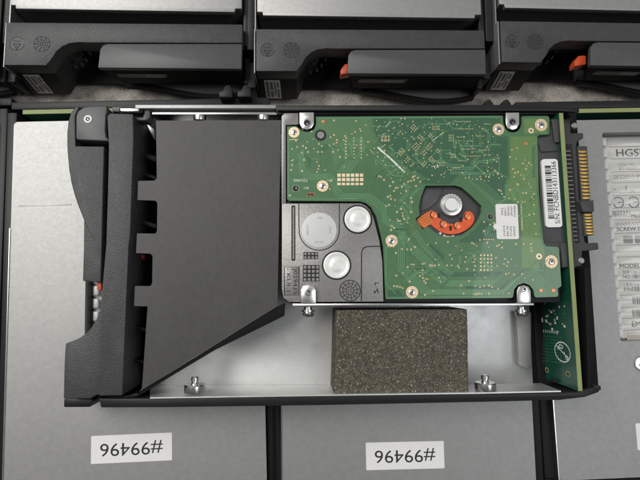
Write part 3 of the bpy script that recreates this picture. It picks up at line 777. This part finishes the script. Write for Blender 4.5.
# vias and pads
used = []
def via(px, py, r=.27, ring=True, m='gold'):
    c = W(px,py,PZ); r *= random.uniform(.85,1.2); z = PZ+.034+nz(.000012); b.disc(c, r, z, m, 8)
    if ring: b.disc((c[0]+.03,c[1]-.02), r*.45, z+.012, 'hole' if r > .4 else 'pcbd', 6)
def pad(px, py, l, w, ang, m='gold'):
    c = W(px,py,PZ); a = math.radians(ang); ca_, sa_ = math.cos(a)*l/2, math.sin(a)*l/2; cb, sb = -math.sin(a)*w/2, math.cos(a)*w/2
    b.flat([(c[0]-ca_-cb,c[1]-sa_-sb),(c[0]+ca_-cb,c[1]+sa_-sb),(c[0]+ca_+cb,c[1]+sa_+sb),(c[0]-ca_+cb,c[1]-sa_+sb)], PZ+.034+nz(.000012), m)
def scatter(n, x0,x1,y0,y1, dm=2.4, rr=(.16,.26)):
    k = tries = 0
    while k < n and tries < n*40:
        tries += 1
        x, y = random.uniform(x0,x1), random.uniform(y0,y1)
        if any((x-u)**2+(y-v)**2 < dm*dm for u,v in used): continue
        used.append((x,y)); via(x,y,random.uniform(*rr), random.random() < .35); k += 1
def cluster(cx, cy, n, ang, kind='pads', step=2.1, l=.55, w=.26, rows=1, rstep=2.4):
    a = math.radians(ang)
    for r in range(rows):
        for k in range(n):
            u = (k-(n-1)/2)*step; v = (r-(rows-1)/2)*rstep
            x = cx+u*math.cos(a)-v*math.sin(a)+random.uniform(-.25,.25); y = cy-u*math.sin(a)-v*math.cos(a)+random.uniform(-.25,.25)
            used.append((x,y))
            if kind == 'pads': pad(x,y,l,w,ang+90)
            else: via(x,y,.25,random.random()<.4)
# 45 degree field of pads under the main chip
for cx, cy, n, ang, rows in ((414,128,3,45,3),(421,138,4,-45,2),(413,138,3,-45,1),(429,147,4,45,2),(416,147,4,45,3),(401,152,3,-45,3),(424,153,3,45,2),(432,160,4,-45,2),(407,160,3,45,2),(431,136,3,-45,2),(438,151,2,45,2),(424,164,3,45,2),(441,164,4,0,2),(453,156,3,0,2),(412,165,3,45,1),(399,133,3,45,1),(394,128,2,45,1),(436,128,4,0,2),(451,138,3,0,3)):
    cluster(cx, cy, n, ang, step=2.0, l=.62, w=.24, rows=rows, rstep=2.5)
for cx, cy, n in ((463,121.5,9),(466,129,8),(461,137,5),(470,141,4),(480,136,5),(487,124,4),(468,149,8),(484,150,6),(474,156,7),(487,155,4),(462,161,5),(456,168,4)):
    cluster(cx, cy, n, 0, step=1.9, l=.34, w=.3)
for cx, cy, n, ang in ((385,138,4,0),(388,124,3,45),(378,128,3,60),(383,146,3,30),(372,152,3,-45)): cluster(cx,cy,n,ang,step=2.4,l=.4,w=.35)
for k in range(3):
    pad(382.4+k*3.2,136.3,.8,.3,0); via(382.2+k*3.2,140.4,.42)
for i in range(6):
    for j in range(2): 
        c = W(339+i*4.5+j*.1,175.2+j*4.4,PZ); pad(339+i*4.5+j*.1,175.2+j*4.4,1.25,1.2,0,'ring'); b.disc(c,.28,PZ+.045,'pcbd',6)
    pad(339+i*4.5,184,1.25,.9,0,'ring')
for i in range(4):
    for j in range(5): pad(480.8+i*3.5,255.2+j*3.7,.62,.62,0,'gold')
for cx in (346,354,361):                                   # vertical rows of paired vias
    for k in range(7): via(cx+random.uniform(-.4,.4),138+k*3.3,.3)
for x,y in ((296,141),(297,147),(292,149),(303,146),(306,148),(308,152),(302,153),(304,160),(302,171),(292,165),(291,170),(293,160),(319,144),(318,152),(322,152),(317,162),(319,166),(325,170),(334,135),(337,140),(334,144),(338,150),(333,152),(340,157),(303,129),(307,130),(311.5,131.5),(323,121.5),(334,120.5),(356,121),(360,129),(361,131),(366,125),(345,136),(352,134),(355,132),(290,195.5),(330,189),(331,181),(317,172),(368,142),(367,155)): via(x,y,.3)
for x,y in ((384,180),(379,176),(381,177),(393,182),(396,188),(394,191),(388,197),(391,199),(389,205),(386,206),(395,200),(397,212),(401,209),(403,216),(404,219),(400,221),(404,184),(402,187),(408,182),(411,181),(412,202),(411,198),(411,212),(406,191),(416,186),(420,182),(413,177),(415,176),(414,180),(418,178),(392,226),(394,228),(391,230),(398,221),(390,186)): via(x,y,.36, True, 'ring' if random.random()<.4 else 'gold')
for x,y in ((402,249),(407,249.5),(411,249.5),(409,239),(415,247),(396,253),(407.6,267),(413.6,264.6),(414.6,270.4),(422.6,264),(424.6,263.6),(422.6,270),(396.4,275.6),(409.6,281.6),(394,286),(397,286.4),(400,287),(402.6,288),(420,276),(423,278),(426,279),(424,281),(425.6,283),(428,279),(439,265),(430,265.4),(432,265.6),(435,265.6),(447,265.6),(452,259),(450,255),(458,266),(439,277.6),(433,291),(425,295),(461,285.6),(475,285.8),(480,287),(484,286),(489,285.6),(492,287),(498,289),(463.5,293.6),(474,294),(476.6,294),(479,293.6),(481.6,293.8),(489,293.6),(509,293.4),(469,281),(502,242),(516,244),(523.6,244),(531,244),(497,246),(502,247.6),(499,245),(531,248),(531.6,251),(522,274),(533,280),(480,240),(487,243),(472,243),(474,244),(505,259),(508,262),(504,264),(506,274),(507,266),(514,274.6),(496,258),(497,266),(474,256),(475,259),(474,262),(475,266),(474,270),(466,257),(465,262),(459,268),(467,269),(436,243),(448,242)): via(x,y,.33)
for x,y in ((512,150),(517,148),(510,157),(516,159),(523,163.6),(527,166),(529,163),(526,169),(513,169),(515,173),(514,177),(518,172),(521,175),(517,184),(524,179),(529,184),(531,187),(526,193),(523,193),(534,194),(532,197),(534,205),(534,214),(535,224),(536,234),(518,184.6),(509,198.6),(515,199),(518,202),(522,202),(502,194),(504,197),(499,190),(501,191),(494,223),(490,224.6),(484,222),(484,231),(494,230),(486,176.4),(489,177),(481,179),(484,173),(495,171),(498,174),(510,190)): via(x,y,.33)
for k in range(12): pad(521+k*.1,205+k*2.2,.5,.45,0)
for k in range(5): pad(484+k*2.4,239.5,.42,.42,0)
for cx,cy,n in ((499,178,1),(448,236.6,4),(391,246.6,4),(411,297,1),(294,139.6,5),(330,180,3)): cluster(cx,cy,n,0,step=1.8,l=.35,w=.4)
rt = random.Random(5)                                     # fine connecting traces between vias
def runs(n, x0,x1,y0,y1, lmin=5, lmax=14):
    for _ in range(n):
        x, y = rt.uniform(x0,x1), rt.uniform(y0,y1); a = rt.choice((0,45,90,135,180,225,270,315)); p = [(x,y)]
        for _k in range(rt.choice((1,2,2,3))):
            l = rt.uniform(lmin,lmax); x += l*math.cos(math.radians(a)); y += l*math.sin(math.radians(a)); p.append((x,y)); a += rt.choice((-45,45))
        if all(x0-4<u<x1+4 and y0-4<v<y1+4 for u,v in p): tr(p, rt.choice((1,1,2,3)), 1.3, .5, w=rt.choice((.13,.16,.2)), m=rt.choice(('trace','trace','pcbl','pcbd')))
runs(60,378,470,120,178); runs(30,462,503,122,180); runs(26,292,370,140,168); runs(24,388,412,172,238); runs(34,400,508,246,290); runs(20,512,534,140,240); runs(16,514,552,258,290)
scatter(95, 374,470,118,182, 2.2); scatter(50, 460,503,118,182, 2.5); scatter(14, 290,370,136,172, 5); scatter(16, 388,412,170,226, 4); scatter(22, 400,510,240,296, 5.5); scatter(14, 505,540,140,285, 6)
for x,y in ((323,121.5),(526,143.6),(553.4,290.4),(541,290.4)): pad(x,y,1.1,1.0,0,'solder'); via(x,y,.25)
bd = hp(b, 'circuit_board')
# ringed screws of the board
for px,py,r in ((294,132.4,2.0),(322.6,186,2.1),(391.6,240.8,2.2),(412,292.2,2.2),(498.4,129.4,2.2),(541,125,2.35),(551.2,261.6,2.35)):
    s_ = MB(); c = W(px,py,PZ)
    s_.annulus(c, .75, r, PZ+.05, 'ring', 30)
    s_.lathe((c[0],c[1],PZ-.4), [(r*.52,0),(r*.52,.62),(r*.42,.72)], 'steel', 20)
    s_.disc((c[0]+.1,c[1]-.05), r*.17, PZ+.36, 'hole', 8)
    for k in range(10):
        a = 2*math.pi*k/10; s_.disc((c[0]+r*.8*math.cos(a),c[1]+r*.8*math.sin(a)), .16, PZ+.07, 'solder', 6)
    hp(s_, 'board_screw', bd)
for px,py,r in ((531,130.6,1.1),(539,256.4,1.15)):
    s_ = MB(); c = W(px,py,PZ); s_.annulus(c, .4, r, PZ+.05, 'ring', 22); s_.disc(c, .45, PZ+.045, 'cast', 12); s_.disc((c[0]+.15,c[1]), .25, PZ+.06, 'hole', 8); hp(s_, 'locating_hole', bd)
s_ = MB(); c = W(320.6,135.2,PZ); s_.annulus(c, 1.25, 2.05, PZ+.25, 'hole', 28); s_.lathe((c[0],c[1],PZ-.5), [(2.05,0),(2.05,.72)], 'black', 28); s_.disc(c, 1.3, PZ+.26, 'cast', 20); hp(s_, 'rubber_bumper', bd)
for px,py,r in ((295.6,188.6,1.1),(309,194.6,.6),(312.6,194.6,.6),(490.2,216.6,.9)):
    s_ = MB(); c = W(px,py,PZ); s_.disc(c, r, PZ+.05, 'hole', 16); s_.annulus(c, r, r*1.25, PZ+.06, 'cast' if r>.8 else 'solder', 18); s_.disc((c[0]+r*.2,c[1]+r*.15), r*.35, PZ+.07, 'cast', 8); hp(s_, 'through_hole', bd)
# white sticker on the board
b = MB()
q = pp([(495.6,204.4),(517.4,203.6),(519,238.6),(496.6,239.6)],PZ+.1)
x0_, x1_ = (q[0][0]+q[3][0])/2, (q[1][0]+q[2][0])/2; y0_, y1_ = (q[2][1]+q[3][1])/2, (q[0][1]+q[1][1])/2
b.prism(rrect(x0_,x1_,y0_,y1_,.7), PZ+.05, PZ+.15, 'white'); b.prism(circ((x0_,y0_+4.6),1.1,16), PZ+.05, PZ+.14, 'white')
for k,s in enumerate(('S33A86','UM/4AFV','00K4A2','2060-7','3A2')):
    b.text(s, (x1_-1.1-k*1.18, y1_-2.7+.05*k-.35*(k>2)), .82, PZ+.18, 'ink', rot=90, width=4.2-.35*k)
for k in range(4): b.text(('WMH3F','771692','R00 A0','1HC4')[k], (x1_-1.6-k*1.25, y0_+2.9), .8, PZ+.18, 'ink', rot=90, width=3.8)
hp(b, 'part_number_sticker', bd)
# spindle motor in the cutout
b = MB()
b.prism(pp([(x+(x-450)*.03,y+(y-210)*.03) for x,y in cut],PZ), cz, 48.5, 'conn', 0)
b.strip(pp([(420,212),(428,210),(437,203),(442,194),(443.4,187)],48.53), .22, 48.53, 'hole')
b.prism(pp([(421.5,211),(422.6,197),(426.6,187),(441.6,187),(441,193.6),(436,202.4),(427,209.2)],48.5), 48.5, 48.7, 'lever', .1)
for px,py in ((444,236),(453,236.6),(440,233.6)): 
    c = W(px,py,48.6); b.lathe((c[0],c[1],48.5), [(.6,0),(.5,.5)], 'hub', 10)
hp(b, 'motor_mount')
hc = W(451,204.6,50)
b = MB()
b.lathe((hc[0],hc[1],48.5), [(4.3,0),(4.3,1.5),(4.0,1.9),(3.3,2.0),(3.1,1.75),(2.85,1.75),(2.7,2.1),(2.5,2.25)], 'hub', 56)
b.disc((hc[0],hc[1]), 2.3, 50.77, 'cap', 32)
for k in range(11):
    a = math.radians(-35+k*17); b.strip([(hc[0]+3.25*math.cos(a),hc[1]+3.25*math.sin(a)),(hc[0]+3.95*math.cos(a),hc[1]+3.95*math.sin(a))], .3, 50.52, 'cap')
hp(b, 'spindle_hub')
b = MB()
fx = [(417.6,219.4),(430,211),(434.6,212.2),(438,216),(441.6,220),(447,223.2),(453,224),(459,222),(463.4,218),(464,213.4),(467,211.4),(470.6,211.6),(473.4,215),(474.4,219.6),(472,225),(466,230),(458,233.4),(449,234),(440,231.6),(434,227),(430,224.6),(423.6,228)]
b.prism(pp(smooth(fx),48.95), 48.6, 48.95, 'flex')
for k in range(5):
    b.strip(pp([(417.2+k*1.5,219.6+k*2.0),(427.6+k*1.2,213.4+k*1.9)],49), .3, 49, 'pin')
for px,py in ((438.8,215.4),(450.6,228.2),(461,219.6)): 
    q = pp([(px-1.4,py-2.4),(px+1.4,py-2.2),(px+1.0,py+2.4),(px-1.0,py+2.4)],49.1); b.prism(q, 48.9, 49.15, 'black', .1)
for px,py,r in ((434.2,215,1.2),(444,224.2,1.25),(457.6,225.4,1.25),(468.2,216.4,1.2)):
    c = W(px,py,49); b.lathe((c[0],c[1],48.9), [(r,0),(r*.95,.15),(r*.6,.26),(r*.2,.3)], 'solder', 20); b.annulus(c, r, r*1.3, 49.0, 'hole', 20, a0=120, a1=250)
hp(b, 'flex_circuit')

# ------------------------------------------------------------------ camera
cam = bpy.data.cameras.new('camera'); co = bpy.data.objects.new('camera', cam); C.objects.link(co)
cam.sensor_width = 36; cam.lens = 36*F/640; cam.clip_start = .005; cam.clip_end = 20
rx = Vector((EX.x, EY.x, -_d.x)); ry = Vector((EX.y, EY.y, -_d.y)); rz = Vector((EX.z, EY.z, -_d.z))   # camera x, image-down, forward in world axes
co.matrix_world = Matrix.Translation((0,0,CZ*S)) @ Matrix(((rx.x,-ry.x,-rz.x),(rx.y,-ry.y,-rz.y),(rx.z,-ry.z,-rz.z))).to_4x4()
cam.dof.use_dof = True; cam.dof.focus_distance = .172; cam.dof.aperture_fstop = 30
scene.camera = co
# ------------------------------------------------------------------ light: a room's ceiling light up to the left, a weaker fill to the right, its source unseen
w = bpy.data.worlds.new('World'); scene.world = w; w.use_nodes = True
nt = w.node_tree; bg = nt.nodes['Background']
g = nt.nodes.new('ShaderNodeTexCoord'); sp = nt.nodes.new('ShaderNodeSeparateXYZ'); nt.links.new(g.outputs['Generated'], sp.inputs[0])
mr = nt.nodes.new('ShaderNodeMapRange'); mr.inputs[1].default_value = -.45; mr.inputs[2].default_value = .45; mr.inputs[3].default_value = .07; mr.inputs[4].default_value = .32
nt.links.new(sp.outputs['Y'], mr.inputs[0]); nt.links.new(mr.outputs[0], bg.inputs[1])     # a room darker on the viewer's side
bg.inputs[0].default_value = (.97,.985,1,1)
def lamp(name, loc, size, power, col):
    l = bpy.data.lights.new(name,'AREA'); l.shape = 'RECTANGLE'; l.size, l.size_y = size; l.energy = power; l.color = col
    o = bpy.data.objects.new(name, l); C.objects.link(o); o.location = loc
    o.rotation_euler = (Vector((0,.02,0))-Vector(loc)).to_track_quat('-Z','Y').to_euler(); return o
lamp('ceiling_light', (-.78,.55,1.3), (.85,1.05), 21, (1,.985,.955))
lamp('fill_light', (.9,-.2,1.5), (.7,.7), 5, (.93,.96,1))  # weaker cool fill from the right, no window known there
scene.view_settings.view_transform = 'Standard'; scene.view_settings.look = 'None'
scene.view_settings.exposure = 0; scene.view_settings.gamma = 1
